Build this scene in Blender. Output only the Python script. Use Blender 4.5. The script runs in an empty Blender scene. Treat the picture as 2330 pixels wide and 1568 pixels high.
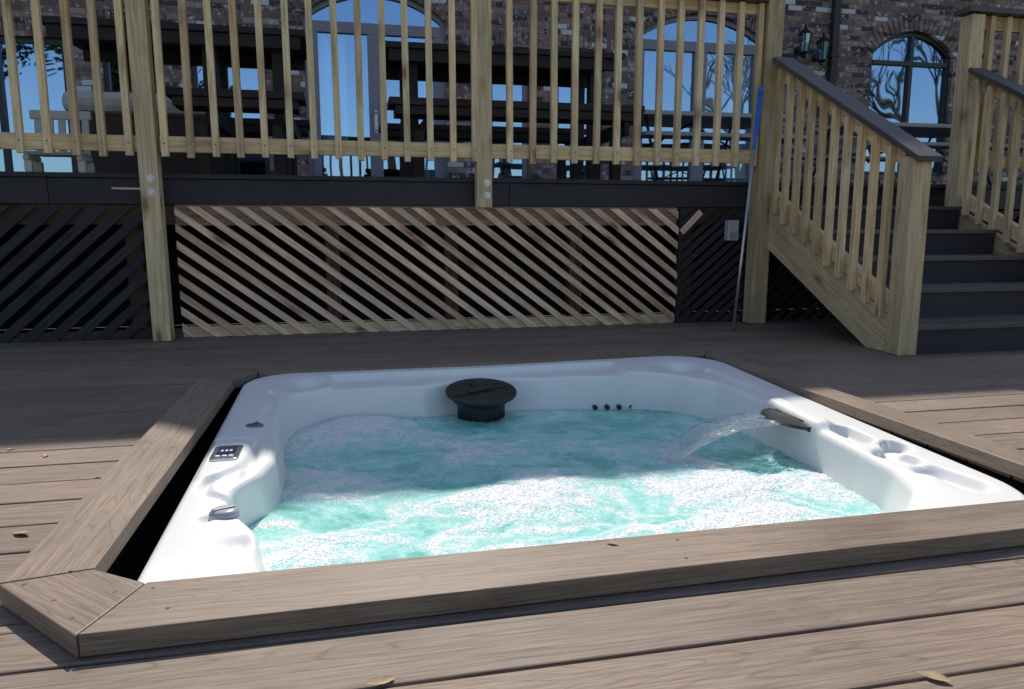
import bpy, math, random
import numpy as np
from mathutils import Vector, Matrix, noise
random.seed(7)
D=bpy.data; SC=bpy.context.scene; COL=SC.collection
# ------------------------------------------------------------------ materials
def newmat(name):
    m=D.materials.new(name); m.use_nodes=True
    nt=m.node_tree; b=nt.nodes['Principled BSDF']
    return m,nt,b
def N(nt,t,**kw):
    n=nt.nodes.new(t)
    for k,v in kw.items():
        if k.startswith('i_'):
            key=k[2:]; key=int(key) if key.isdigit() else key.replace('_',' ')
            n.inputs[key].default_value=v
        else: setattr(n,k,v)
    return n
def ramp(nt,stops,interp='LINEAR'):
    r=nt.nodes.new('ShaderNodeValToRGB'); r.color_ramp.interpolation=interp
    e=r.color_ramp.elements
    while len(e)<len(stops): e.new(.5)
    for i,(p,c) in enumerate(stops):
        e[i].position=p; e[i].color=(c[0],c[1],c[2],1) if hasattr(c,'__len__') else (c,c,c,1)
    return r
def mix(nt,a,b,f,mode='MIX'):
    m=nt.nodes.new('ShaderNodeMix'); m.data_type='RGBA'; m.blend_type=mode
    L=nt.links
    for s,i in ((f,0),(a,6),(b,7)):
        if hasattr(s,'is_linked') or hasattr(s,'links'): L.new(s,m.inputs[i])
        elif i==0: m.inputs[0].default_value=s
        else: m.inputs[i].default_value=(s[0],s[1],s[2],1)
    return m.outputs[2]
def islrand(nt):
    g=N(nt,'ShaderNodeNewGeometry'); o=N(nt,'ShaderNodeObjectInfo')
    a=N(nt,'ShaderNodeMath',operation='ADD'); nt.links.new(g.outputs['Random Per Island'],a.inputs[0]); nt.links.new(o.outputs['Random'],a.inputs[1])
    f=N(nt,'ShaderNodeMath',operation='FRACT'); nt.links.new(a.outputs[0],f.inputs[0])
    return f.outputs[0]
def board_uv(nt,scale,rnd):
    uv=N(nt,'ShaderNodeUVMap')
    mp=N(nt,'ShaderNodeMapping'); mp.inputs['Scale'].default_value=scale
    nt.links.new(uv.outputs[0],mp.inputs[0])
    mul=N(nt,'ShaderNodeMath',operation='MULTIPLY',i_1=37.0); nt.links.new(rnd,mul.inputs[0])
    c=N(nt,'ShaderNodeCombineXYZ'); nt.links.new(mul.outputs[0],c.inputs[0]); nt.links.new(mul.outputs[0],c.inputs[2])
    a=N(nt,'ShaderNodeVectorMath',operation='ADD'); nt.links.new(mp.outputs[0],a.inputs[0]); nt.links.new(c.outputs[0],a.inputs[1])
    return a.outputs[0]
def wood(name,ca,cb,cc,knot=True,rough=.75,green=None):
    m,nt,b=newmat(name); L=nt.links; rnd=islrand(nt)
    v1=board_uv(nt,(2.2,38,1),rnd)
    n1=N(nt,'ShaderNodeTexNoise',i_Scale=1.6,i_Detail=7,i_Roughness=.62,i_Distortion=.6); L.new(v1,n1.inputs['Vector'])
    r1=ramp(nt,[(.3,ca),(.52,cb),(.72,cc)]); L.new(n1.outputs[0],r1.inputs[0])
    v2=board_uv(nt,(1.5,3,1),rnd)
    n2=N(nt,'ShaderNodeTexNoise',i_Scale=2,i_Detail=3); L.new(v2,n2.inputs['Vector'])
    r2=ramp(nt,[(.3,.78),(.7,1.12)]); L.new(n2.outputs[0],r2.inputs[0])
    col=mix(nt,r1.outputs[0],r2.outputs[0],1.0,'MULTIPLY')
    r3=ramp(nt,[(0,(.74,.68,.62)),(.5,(1,1,1)),(1,(1.1,1.05,.98))]); L.new(rnd,r3.inputs[0])
    col=mix(nt,col,r3.outputs[0],1.0,'MULTIPLY')
    if knot:
        v3=board_uv(nt,(3.2,9,1),rnd)
        vo=N(nt,'ShaderNodeTexVoronoi',i_Scale=1.0); L.new(v3,vo.inputs['Vector'])
        r4=ramp(nt,[(.07,.85),(.16,.35),(.32,0)]); L.new(vo.outputs['Distance'],r4.inputs[0])
        col=mix(nt,col,(ca[0]*.4,ca[1]*.28,ca[2]*.22),r4.outputs[0])
    L.new(col,b.inputs['Base Color']); b.inputs['Roughness'].default_value=rough
    bp=N(nt,'ShaderNodeBump',i_Strength=.35,i_Distance=.002); L.new(n1.outputs[0],bp.inputs['Height']); L.new(bp.outputs[0],b.inputs['Normal'])
    return m
def composite(name,ca,cb,rough=.5,bump=.6,lines=.8):
    m,nt,b=newmat(name); L=nt.links; rnd=islrand(nt)
    v0=board_uv(nt,(.55,6,1),rnd)
    n0=N(nt,'ShaderNodeTexNoise',i_Scale=1.2,i_Detail=2,i_Roughness=.45); L.new(v0,n0.inputs['Vector'])
    mm=N(nt,'ShaderNodeMath',operation='MULTIPLY',i_1=38.0); L.new(n0.outputs[0],mm.inputs[0])
    fr=N(nt,'ShaderNodeMath',operation='PINGPONG',i_1=.5); L.new(mm.outputs[0],fr.inputs[0])
    rl=ramp(nt,[(.0,0),(.08,.8),(.16,1)]); L.new(fr.outputs[0],rl.inputs[0])
    v1=board_uv(nt,(4,150,1),rnd)
    n1=N(nt,'ShaderNodeTexNoise',i_Scale=1.5,i_Detail=7,i_Roughness=.7); L.new(v1,n1.inputs['Vector'])
    r1=ramp(nt,[(.36,ca),(.62,cb)]); L.new(n1.outputs[0],r1.inputs[0])
    nb=N(nt,'ShaderNodeTexNoise',i_Scale=1.5,i_Detail=3); vb=board_uv(nt,(4,40,1),rnd); L.new(vb,nb.inputs['Vector'])
    rb_=ramp(nt,[(.38,1),(.58,0)]); L.new(nb.outputs[0],rb_.inputs[0])
    mxl=N(nt,'ShaderNodeMath',operation='MAXIMUM'); L.new(rl.outputs[0],mxl.inputs[0]); L.new(rb_.outputs[0],mxl.inputs[1])
    dk=mix(nt,(lines,lines-.01,lines-.02),(1,1,1),mxl.outputs[0])
    col=mix(nt,r1.outputs[0],dk,1.0,'MULTIPLY')
    tc=N(nt,'ShaderNodeTexCoord')
    n3=N(nt,'ShaderNodeTexNoise',i_Scale=1.7,i_Detail=7,i_Roughness=.7); L.new(tc.outputs['Object'],n3.inputs['Vector'])
    r3=ramp(nt,[(.3,.80),(.7,1.16)]); L.new(n3.outputs[0],r3.inputs[0])
    col=mix(nt,col,r3.outputs[0],1.0,'MULTIPLY')
    n6=N(nt,'ShaderNodeTexNoise',i_Scale=9,i_Detail=8,i_Roughness=.75); L.new(tc.outputs['Object'],n6.inputs['Vector'])
    r6=ramp(nt,[(.60,0),(.72,.35)]); L.new(n6.outputs[0],r6.inputs[0])
    col=mix(nt,col,tuple(min(1,c*1.35) for c in cb),r6.outputs[0])
    r4=ramp(nt,[(0,(.84,.84,.86)),(1,(1.1,1.06,1.02))]); L.new(rnd,r4.inputs[0])
    col=mix(nt,col,r4.outputs[0],1.0,'MULTIPLY')
    L.new(col,b.inputs['Base Color'])
    rr=ramp(nt,[(.35,rough-.08),(.65,rough+.15)]); L.new(n3.outputs[0],rr.inputs[0]); L.new(rr.outputs[0],b.inputs['Roughness'])
    b.inputs['Specular IOR Level'].default_value=.35
    ad=N(nt,'ShaderNodeMath',operation='MULTIPLY_ADD',i_1=.4); L.new(mxl.outputs[0],ad.inputs[0]); L.new(n1.outputs[0],ad.inputs[2])
    bp=N(nt,'ShaderNodeBump',i_Strength=bump,i_Distance=.001); L.new(ad.outputs[0],bp.inputs['Height']); L.new(bp.outputs[0],b.inputs['Normal'])
    return m
def plain(name,c,rough=.5,metal=0,var=.12,scale=12,bump=.1,coat=0):
    m,nt,b=newmat(name); L=nt.links
    tc=N(nt,'ShaderNodeTexCoord')
    n=N(nt,'ShaderNodeTexNoise',i_Scale=scale,i_Detail=5); L.new(tc.outputs['Object'],n.inputs['Vector'])
    r=ramp(nt,[(.3,tuple(x*(1-var) for x in c)),(.7,tuple(min(1,x*(1+var)) for x in c))]); L.new(n.outputs[0],r.inputs[0])
    L.new(r.outputs[0],b.inputs['Base Color']); b.inputs['Roughness'].default_value=rough; b.inputs['Metallic'].default_value=metal
    b.inputs['Coat Weight'].default_value=coat
    bp=N(nt,'ShaderNodeBump',i_Strength=bump,i_Distance=.002); L.new(n.outputs[0],bp.inputs['Height']); L.new(bp.outputs[0],b.inputs['Normal'])
    return m
M_pine=wood('treated_pine',(.60,.40,.20),(.88,.65,.37),(.97,.80,.53))
M_post=wood('treated_post',(.46,.33,.18),(.68,.52,.31),(.82,.66,.43))
M_cedar=wood('fresh_cedar',(.56,.30,.19),(.88,.60,.42),(.97,.78,.60))
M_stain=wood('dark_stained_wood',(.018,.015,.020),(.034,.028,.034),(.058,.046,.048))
M_table=wood('brown_painted_wood',(.020,.013,.014),(.04,.027,.027),(.06,.042,.042),knot=False,rough=.6)
M_beam=wood('old_framing',(.09,.055,.035),(.17,.10,.065),(.26,.17,.11))
M_header=wood('reddish_header_board',(.16,.09,.06),(.28,.17,.11),(.38,.25,.17))
M_deck=composite('composite_decking',(.150,.110,.082),(.292,.222,.170),rough=.6,bump=.55,lines=.64)
M_trim=composite('composite_trim',(.170,.122,.088),(.305,.232,.172),rough=.5,bump=.55,lines=.70)
M_dark=composite('dark_composite',(.032,.026,.036),(.052,.043,.053),rough=.5,bump=.3,lines=.85)  # slight blue cast in the colours stands for lens haze
M_cap=composite('grey_cap_rail',(.09,.078,.078),(.15,.13,.128),rough=.4,bump=.3,lines=.85)
M_black=plain('black_plastic',(.02,.021,.026),.32,bump=.02)
M_void=plain('void_shade',(.012,.011,.014),.9)  # near-black colour stands in for shade in pit, underside and rooms
M_white=plain('white_plastic',(.62,.62,.6),.45,var=.05)
M_tbl=plain('speckled_plastic',(.42,.42,.42),.5,var=.08)
M_metal=plain('galvanised_metal',(.55,.55,.56),.35,metal=.9)
M_blackmetal=plain('black_iron',(.015,.015,.016),.4,metal=.3)
M_blue=plain('blue_plastic',(.03,.18,.70),.4,var=.1)
M_beige=plain('beige_fabric',(.62,.50,.48),.9)
M_wicker=plain('brown_wicker',(.06,.035,.03),.7,scale=60,bump=.5)
M_frame=plain('painted_window_frame',(.28,.25,.29),.5,var=.08)
M_framed=plain('dark_window_frame',(.03,.028,.032),.4,var=.08)
M_curtain=plain('pale_curtain',(.78,.92,.96),.9,var=.05)
M_gutter=plain('dark_downspout',(.035,.028,.03),.5)
M_roof=plain('roof_shingle',(.07,.06,.055),.9,scale=30,bump=.4)
M_greybox=plain('grey_box_plastic',(.46,.47,.48),.5,var=.05)
M_chrome=plain('chrome_panel',(.6,.62,.66),.15,metal=.9,var=.05)
M_leaf=plain('dry_leaf',(.36,.26,.14),.7,var=.4,scale=40)
M_grass=plain('grass_ground',(.07,.09,.035),.95,var=.4,scale=3,bump=.5)
M_bark=plain('tree_bark',(.09,.07,.055),.9,var=.3)
M_fol=plain('evergreen_foliage',(.035,.055,.02),.8,var=.5,scale=2)
# acrylic shell
M_shell,nt,b=newmat('white_acrylic_shell')
tc=N(nt,'ShaderNodeTexCoord'); n=N(nt,'ShaderNodeTexNoise',i_Scale=2.5,i_Detail=3); nt.links.new(tc.outputs['Object'],n.inputs['Vector'])
r=ramp(nt,[(.3,(.80,.785,.75)),(.7,(.85,.835,.80))]); nt.links.new(n.outputs[0],r.inputs[0]); nt.links.new(r.outputs[0],b.inputs['Base Color'])
b.inputs['Roughness'].default_value=.30; b.inputs['Specular IOR Level'].default_value=.4
v=N(nt,'ShaderNodeTexVoronoi',i_Scale=210); nt.links.new(tc.outputs['Object'],v.inputs['Vector'])
r=ramp(nt,[(.0,1),(.2,0)]); nt.links.new(v.outputs['Distance'],r.inputs[0])
nn=N(nt,'ShaderNodeTexNoise',i_Scale=4,i_Detail=5); nt.links.new(tc.outputs['Object'],nn.inputs['Vector'])
mk=N(nt,'ShaderNodeMath',operation='MULTIPLY'); r2=ramp(nt,[(.54,0),(.64,1)]); nt.links.new(nn.outputs[0],r2.inputs[0])
nt.links.new(r.outputs[0],mk.inputs[0]); nt.links.new(r2.outputs[0],mk.inputs[1])
bp=N(nt,'ShaderNodeBump',i_Strength=.15,i_Distance=.001); nt.links.new(mk.outputs[0],bp.inputs['Height']); nt.links.new(bp.outputs[0],b.inputs['Normal'])
# brick
M_brick,nt,b=newmat('mixed_brick'); L=nt.links
tc=N(nt,'ShaderNodeTexCoord'); sp=N(nt,'ShaderNodeSeparateXYZ'); L.new(tc.outputs['Object'],sp.inputs[0])
ad=N(nt,'ShaderNodeMath',operation='ADD'); L.new(sp.outputs[0],ad.inputs[0]); L.new(sp.outputs[1],ad.inputs[1])
cb=N(nt,'ShaderNodeCombineXYZ'); L.new(ad.outputs[0],cb.inputs[0]); L.new(sp.outputs[2],cb.inputs[1])
nw=N(nt,'ShaderNodeTexNoise',i_Scale=9,i_Detail=3); L.new(cb.outputs[0],nw.inputs['Vector'])
vm=N(nt,'ShaderNodeVectorMath',operation='MULTIPLY_ADD'); L.new(nw.outputs['Color'],vm.inputs[0]); vm.inputs[1].default_value=(.012,.012,0); L.new(cb.outputs[0],vm.inputs[2])
bt=N(nt,'ShaderNodeTexBrick',offset=.5); L.new(vm.outputs[0],bt.inputs['Vector'])
for k,vv in (('Scale',1.0),('Mortar Size',.0055),('Mortar Smooth',.3),('Bias',0.0),('Brick Width',.185),('Row Height',.062)): bt.inputs[k].default_value=vv
bt.inputs['Color1'].default_value=(0,0,0,1); bt.inputs['Color2'].default_value=(1,1,1,1); bt.inputs['Mortar'].default_value=(.5,.5,.5,1)
rb=ramp(nt,[(.0,(.09,.055,.055)),(.25,(.23,.13,.105)),(.5,(.34,.20,.155)),(.7,(.18,.115,.115)),(.86,(.40,.28,.23)),(.94,(.70,.66,.66))],'CONSTANT'); L.new(bt.outputs['Color'],rb.inputs[0])
n4=N(nt,'ShaderNodeTexNoise',i_Scale=14,i_Detail=6,i_Roughness=.7); L.new(cb.outputs[0],n4.inputs['Vector'])
r4=ramp(nt,[(.55,0),(.63,.9)]); L.new(n4.outputs[0],r4.inputs[0])
c1=mix(nt,rb.outputs[0],(.64,.61,.62),r4.outputs[0])
c2=mix(nt,c1,(.22,.19,.185),bt.outputs['Fac'])
L.new(c2,b.inputs['Base Color']); b.inputs['Roughness'].default_value=.9
iv=N(nt,'ShaderNodeMath',operation='SUBTRACT',i_0=1.0); L.new(bt.outputs['Fac'],iv.inputs[1])
a2=N(nt,'ShaderNodeMath',operation='ADD'); L.new(iv.outputs[0],a2.inputs[0]); L.new(n4.outputs[0],a2.inputs[1])
bp=N(nt,'ShaderNodeBump',i_Strength=.7,i_Distance=.008); L.new(a2.outputs[0],bp.inputs['Height']); L.new(bp.outputs[0],b.inputs['Normal'])
# window glass
M_glass=D.materials.new('coated_window_glass'); M_glass.use_nodes=True; nt=M_glass.node_tree; nt.nodes.clear(); L=nt.links
o=N(nt,'ShaderNodeOutputMaterial'); gl=N(nt,'ShaderNodeBsdfGlossy',i_Roughness=.015); gl.inputs[0].default_value=(.44,.68,1,1)
tr=N(nt,'ShaderNodeBsdfTransparent'); tr.inputs[0].default_value=(.88,.95,1,1)
mx=N(nt,'ShaderNodeMixShader',i_0=.58); L.new(tr.outputs[0],mx.inputs[1]); L.new(gl.outputs[0],mx.inputs[2]); L.new(mx.outputs[0],o.inputs[0])
tc=N(nt,'ShaderNodeTexCoord'); n=N(nt,'ShaderNodeTexNoise',i_Scale=1.6,i_Detail=1); L.new(tc.outputs['Object'],n.inputs['Vector'])
bp=N(nt,'ShaderNodeBump',i_Strength=.12,i_Distance=.03); L.new(n.outputs[0],bp.inputs['Height']); L.new(bp.outputs[0],gl.inputs['Normal'])
# water (aerated)
M_water,nt,b=newmat('aerated_tub_water'); L=nt.links
at=N(nt,'ShaderNodeAttribute',attribute_name='foam'); tc=N(nt,'ShaderNodeTexCoord')
n1=N(nt,'ShaderNodeTexNoise',i_Scale=20,i_Detail=9,i_Roughness=.72,i_Distortion=1.2); L.new(tc.outputs['Object'],n1.inputs['Vector'])
vo=N(nt,'ShaderNodeTexVoronoi',i_Scale=150,feature='F1'); L.new(tc.outputs['Object'],vo.inputs['Vector'])
s1=N(nt,'ShaderNodeMath',operation='SUBTRACT',i_1=.5); L.new(n1.outputs[0],s1.inputs[0])
s2=N(nt,'ShaderNodeMath',operation='MULTIPLY_ADD',i_1=1.25); L.new(s1.outputs[0],s2.inputs[0]); L.new(at.outputs['Fac'],s2.inputs[2])
cr=ramp(nt,[(.0,(.22,.57,.50)),(.20,(.34,.72,.65)),(.40,(.50,.82,.77)),(.54,(.76,.91,.88)),(.72,(.95,.97,.965))]); L.new(s2.outputs[0],cr.inputs[0])
L.new(cr.outputs[0],b.inputs['Base Color'])
rr=ramp(nt,[(.35,.07),(.7,.26)]); L.new(s2.outputs[0],rr.inputs[0]); L.new(rr.outputs[0],b.inputs['Roughness'])
b.inputs['IOR'].default_value=1.33
b.inputs['Subsurface Weight'].default_value=.3; b.inputs['Subsurface Radius'].default_value=(.5,1.0,1.0); b.inputs['Subsurface Scale'].default_value=.15
n5=N(nt,'ShaderNodeTexNoise',i_Scale=85,i_Detail=5,i_Roughness=.65); L.new(tc.outputs['Object'],n5.inputs['Vector'])
vr=ramp(nt,[(0,1),(.5,0)]); L.new(vo.outputs['Distance'],vr.inputs[0])
fm=ramp(nt,[(.30,0),(.60,1)]); L.new(s2.outputs[0],fm.inputs[0])
m3=N(nt,'ShaderNodeMath',operation='MULTIPLY'); L.new(vr.outputs[0],m3.inputs[0]); L.new(fm.outputs[0],m3.inputs[1])
m4=N(nt,'ShaderNodeMath',operation='ADD'); L.new(m3.outputs[0],m4.inputs[0]); L.new(n5.outputs[0],m4.inputs[1])
bp=N(nt,'ShaderNodeBump',i_Strength=.9,i_Distance=.007); L.new(m4.outputs[0],bp.inputs['Height']); L.new(bp.outputs[0],b.inputs['Normal'])
M_spray,nt,b=newmat('spraying_water'); b.inputs['Base Color'].default_value=(.97,.99,1,1); b.inputs['Transmission Weight'].default_value=.85; b.inputs['Roughness'].default_value=.03; b.inputs['IOR'].default_value=1.33
tc=N(nt,'ShaderNodeTexCoord'); n=N(nt,'ShaderNodeTexNoise',i_Scale=70,i_Detail=3); nt.links.new(tc.outputs['Object'],n.inputs['Vector'])
bp=N(nt,'ShaderNodeBump',i_Strength=.6,i_Distance=.006); nt.links.new(n.outputs[0],bp.inputs['Height']); nt.links.new(bp.outputs[0],b.inputs['Normal'])
# ------------------------------------------------------------------ mesh builder
class MB:
    def __init__(s): s.v=[];s.f=[];s.uv=[]
    def face(s,pts,uvs=None):
        i=len(s.v); s.v.extend([tuple(p) for p in pts]); s.f.append(tuple(range(i,i+len(pts))))
        s.uv.append(uvs if uvs else [(p[0],p[2]) for p in pts])
    def box(s,x0,x1,y0,y1,z0,z1,rot=None,org=(0,0,0)):
        P=[(x,y,z) for z in (z0,z1) for y in (y0,y1) for x in (x0,x1)]
        F=[(0,2,3,1),(4,5,7,6),(0,1,5,4),(2,6,7,3),(0,4,6,2),(1,3,7,5)]
        dims=[x1-x0,y1-y0,z1-z0]; ax=sorted(range(3),key=lambda k:-dims[k]); o=random.random()*9
        i=len(s.v)
        for p in P:
            q=Vector(p)
            if rot is not None: q=rot@q
            s.v.append(tuple(q+Vector(org)))
        for fc in F:
            s.f.append(tuple(i+k for k in fc))
            inpl=[k for k in ax if len({P[j][k] for j in fc})>1]
            s.uv.append([(P[j][inpl[0]]+o,P[j][inpl[1]]+o*.37) for j in fc])
    def beam(s,a,b,w,h,up=(0,0,1)):
        a=Vector(a);b=Vector(b);d=(b-a);l=d.length;d.normalize();u=Vector(up)
        sd=d.cross(u).normalized(); u=sd.cross(d)
        R=Matrix((d,sd,u)).transposed()
        s.box(0,l,-w/2,w/2,-h/2,h/2,R,a)
    def prism(s,poly,z0,z1,ud=(1,0)):
        n=len(poly); i=len(s.v); o=random.random()*9
        for z in (z0,z1):
            for p in poly: s.v.append((p[0],p[1],z))
        U=lambda p:(p[0]*ud[0]+p[1]*ud[1]+o,-p[0]*ud[1]+p[1]*ud[0]+o*.3)
        s.f.append(tuple(i+n+k for k in range(n))); s.uv.append([U(p) for p in poly])
        s.f.append(tuple(i+k for k in reversed(range(n)))); s.uv.append([U(p) for p in reversed(poly)])
        for k in range(n):
            j=(k+1)%n; s.f.append((i+k,i+j,i+n+j,i+n+k))
            L=(Vector(poly[j])-Vector(poly[k])).length
            s.uv.append([(o,0),(o+L,0),(o+L,z1-z0),(o,z1-z0)])
    def xprism(s,poly,x0,x1):
        n=len(poly); i=len(s.v); o=random.random()*9
        for x in (x0,x1):
            for p in poly: s.v.append((x,p[0],p[1]))
        U=lambda p:(p[0]*.889+p[1]*.458+o,-p[0]*.458+p[1]*.889)
        s.f.append(tuple(i+n+k for k in range(n))); s.uv.append([U(p) for p in poly])
        s.f.append(tuple(i+k for k in reversed(range(n)))); s.uv.append([U(p) for p in reversed(poly)])
        for k in range(n):
            j=(k+1)%n; s.f.append((i+k,i+n+k,i+n+j,i+j)); s.uv.append([(0,0),(.1,0),(.1,.1),(0,.1)])
    def cyl(s,a,b,r0,r1=None,n=12,cap=True):
        r1=r0 if r1 is None else r1
        a=Vector(a);b=Vector(b);d=(b-a).normalized(); e=d.orthogonal().normalized(); g=d.cross(e); i=len(s.v)
        for c,r in ((a,r0),(b,r1)):
            for k in range(n):
                t=2*math.pi*k/n; s.v.append(tuple(c+(e*math.cos(t)+g*math.sin(t))*r))
        for k in range(n):
            j=(k+1)%n; s.f.append((i+k,i+j,i+n+j,i+n+k)); s.uv.append([(0,0),(.1,0),(.1,.1),(0,.1)])
        if cap:
            s.f.append(tuple(i+k for k in reversed(range(n)))); s.uv.append([(0,0)]*n)
            s.f.append(tuple(i+n+k for k in range(n))); s.uv.append([(0,0)]*n)
    def obj(s,name,mat,parent=None,org=(0,0,0),bevel=0,smooth=False):
        me=D.meshes.new(name)
        me.from_pydata([(v[0]-org[0],v[1]-org[1],v[2]-org[2]) for v in s.v],[],s.f)
        ul=me.uv_layers.new(name='UVMap'); k=0
        flat=[c for u in s.uv for p in u for c in p]
        ul.data.foreach_set('uv',flat)
        me.materials.append(mat); me.validate(); me.update()
        if smooth:
            me.polygons.foreach_set('use_smooth',[True]*len(me.polygons))
        ob=D.objects.new(name,me); COL.objects.link(ob)
        if parent: ob.parent=parent
        else: ob.location=org
        if bevel:
            bv=ob.modifiers.new('edge','BEVEL'); bv.width=bevel; bv.segments=2; bv.limit_method='ANGLE'
        return ob
def thing(name,label,cat,org,group=None):
    e=D.objects.new(name,None); e.location=org; e.empty_display_size=.2; COL.objects.link(e)
    e['label']=label; e['category']=cat
    if group: e['group']=group
    return e
def tag(o,label,cat,group=None):
    o['label']=label;o['category']=cat
    if group:o['group']=group
    return o
# ------------------------------------------------------------------ key dims
YW=4.68; ZF0,ZF1=.774,.943
g=MB(); g.face([(-300,-300,-.62),(300,-300,-.62),(300,300,-.62),(-300,300,-.62)]); o=g.obj('ground',M_grass); o['kind']='structure'
HX0,HX1,HY0,HY1=-.50,1.74,1.27,3.32
m=MB(); sp=.152
for k in range(-14,24):
    y0=1.152+sp*k; y1=y0+sp-.007
    for (a,bb) in ((y0,min(y1,HY0)),(max(y0,HY0),min(y1,HY1)),(max(y0,HY1),y1)):
        if bb-a<.004: continue
        mid=(a+bb)/2
        xs=[(-6,7.5)] if (mid<HY0 or mid>HY1) else [(-6,HX0),(HX1,7.5)]
        for (p,q) in xs:
            z=random.uniform(-.0008,.0008)
            m.box(p,q,a,bb,-.026+z,z)
deck=m.obj('deck_floor',M_deck,bevel=.0035); deck['kind']='structure'
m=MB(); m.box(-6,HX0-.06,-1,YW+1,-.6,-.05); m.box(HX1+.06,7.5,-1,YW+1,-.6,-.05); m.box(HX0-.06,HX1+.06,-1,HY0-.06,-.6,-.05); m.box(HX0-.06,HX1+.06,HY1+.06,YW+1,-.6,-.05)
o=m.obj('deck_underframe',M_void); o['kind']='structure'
# tub surround frame
org=(.6,2.3,0); T=thing('deck_trim_frame','raised brown composite board frame bordering the sunken hot tub','deck trim',org)
zt0,zt1=.002,.040
FR=[([(-.415,1.165),(1.80,1.165+.03),(1.80-.11,1.325),(-.355,1.325)],(1,0)),
    ([(-.605,1.372),(-.418,1.163),(-.358,1.323),(-.462,1.40)],(.7,-.7)),
    ([(-.605,1.376),(-.462,1.404),(-.455,3.115),(-.598,3.19)],(0,1)),
    ([(-.598,3.194),(-.455,3.119),(-.38,3.262),(-.43,3.39)],(.6,.8)),
    ([(-.376,3.264),(1.67,3.264),(1.777,3.39),(-.426,3.392)],(1,0)),
    ([(1.694,1.328),(1.804,1.20),(1.781,3.388),(1.674,3.26)],(0,1))]
for i,(p,u) in enumerate(FR):
    A=sum(p[k][0]*p[(k+1)%4][1]-p[(k+1)%4][0]*p[k][1] for k in range(4))
    if A<0: p=p[::-1]
    m=MB(); m.prism(p,zt0,zt1,u); m.obj('trim_board',M_trim,T,org,bevel=.0022)
for p in ((-.56,1.36),(-.44,1.22),(-.50,1.40),(-.40,1.30),(-.30,1.22),(-.34,1.30),(1.71,1.25),(1.73,1.36),(-.56,3.1),(-.48,3.12),(.6,1.21),(.62,1.29),(-.49,1.29)):
    m=MB(); m.cyl((p[0],p[1],zt1-.001),(p[0],p[1],zt1+.0008),.0035,n=10); m.obj('screw_head',M_beam,T,org)
# ------------------------------------------------------------------ hot tub
org=(.6,2.3,-.5)
TUB=thing('hot_tub','white acrylic hot tub set into the deck, filled with bubbling water','hot tub',org)
C0=np.array([.6,2.3]); NA=720
th=np.linspace(0,2*np.pi,NA,endpoint=False)
def ray(poly):
    P=np.array(poly)-C0; Q=np.roll(P,-1,0); out=np.zeros(NA)
    for i,t in enumerate(th):
        d=np.array([math.cos(t),math.sin(t)])
        e=Q-P; den=d[0]*e[:,1]-d[1]*e[:,0]
        with np.errstate(all='ignore'):
            s=(P[:,0]*e[:,1]-P[:,1]*e[:,0])/den; u=(P[:,0]*d[1]-P[:,1]*d[0])/den
        ok=(np.abs(den)>1e-9)&(s>0)&(u>=-1e-6)&(u<=1+1e-6)
        out[i]=s[ok].max()
    return out
def smooth(a,n):
    k=np.exp(-np.linspace(-2,2,2*n+1)**2); k/=k.sum()
    return np.convolve(np.concatenate([a[-n:],a,a[:n]]),k,'valid')
def rrect(x0,x1,y0,y1,rs,n=14):
    pts=[]
    for (cx,cy,a0,r) in ((x1-rs[0],y1-rs[0],0,rs[0]),(x0+rs[1],y1-rs[1],90,rs[1]),(x0+rs[2],y0+rs[2],180,rs[2]),(x1-rs[3],y0+rs[3],270,rs[3])):
        for k in range(n+1):
            t=math.radians(a0+90*k/n); pts.append((cx+r*math.cos(t),cy+r*math.sin(t)))
    return pts
ro=ray(rrect(-.425,1.682,1.335,3.285,(.24,.2,.12,.24)))
WL=[(-.17,1.50),(0,1.475),(1.15,1.465),(1.30,1.50),(1.40,1.60),(1.445,1.72),(1.46,1.88),(1.47,2.12),(1.47,2.5),(1.445,2.72),(1.33,2.92),(1.15,3.01),(.95,3.04),(.80,3.03),(.66,3.05),(.42,3.05),(.30,3.0),(.2,3.02),(.05,3.03),(-.1,3.01),(-.20,2.90),(-.235,2.75),(-.225,2.55),(-.205,2.40),(-.205,2.18),(-.235,2.06),(-.29,1.96),(-.295,1.86),(-.24,1.77),(-.20,1.70),(-.19,1.60)]
rw=smooth(ray(WL),4)
back=np.exp(-((th-np.pi/2)/.55)**2)
rt=rw+.040+.006*np.sin(5*th)+.030*back
rt=np.minimum(rt,ro-.05)
rows=[]
def zr(X,Y): return -.032+.062*(Y-1.35)/1.93+.012*np.clip(X-.6,0,2)
def seg(P,Q,x,y):
    P=np.array(P);Q=np.array(Q);d=Q-P;t=np.clip(((x-P[0])*d[0]+(y-P[1])*d[1])/(d@d),0,1)
    return np.hypot(x-P[0]-t*d[0],y-P[1]-t*d[1])
def pl(pts,x,y):
    r=np.full_like(x,9.)
    for a,b_ in zip(pts[:-1],pts[1:]): r=np.minimum(r,seg(a,b_,x,y))
    return r
def catmull(P,n=8):
    out=[]
    P=[P[0]]+list(P)+[P[-1]]
    for i in range(1,len(P)-2):
        p0,p1,p2,p3=[np.array(q,float) for q in P[i-1:i+3]]
        for k in range(n):
            t=k/n; out.append(tuple(.5*((2*p1)+(-p0+p2)*t+(2*p0-5*p1+4*p2-p3)*t*t+(-p0+3*p1-3*p2+p3)*t**3)))
    out.append(tuple(P[-2])); return out
def sst(a,b_,x):
    t=np.clip((x-a)/(b_-a),0,1); return t*t*(3-2*t)
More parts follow.
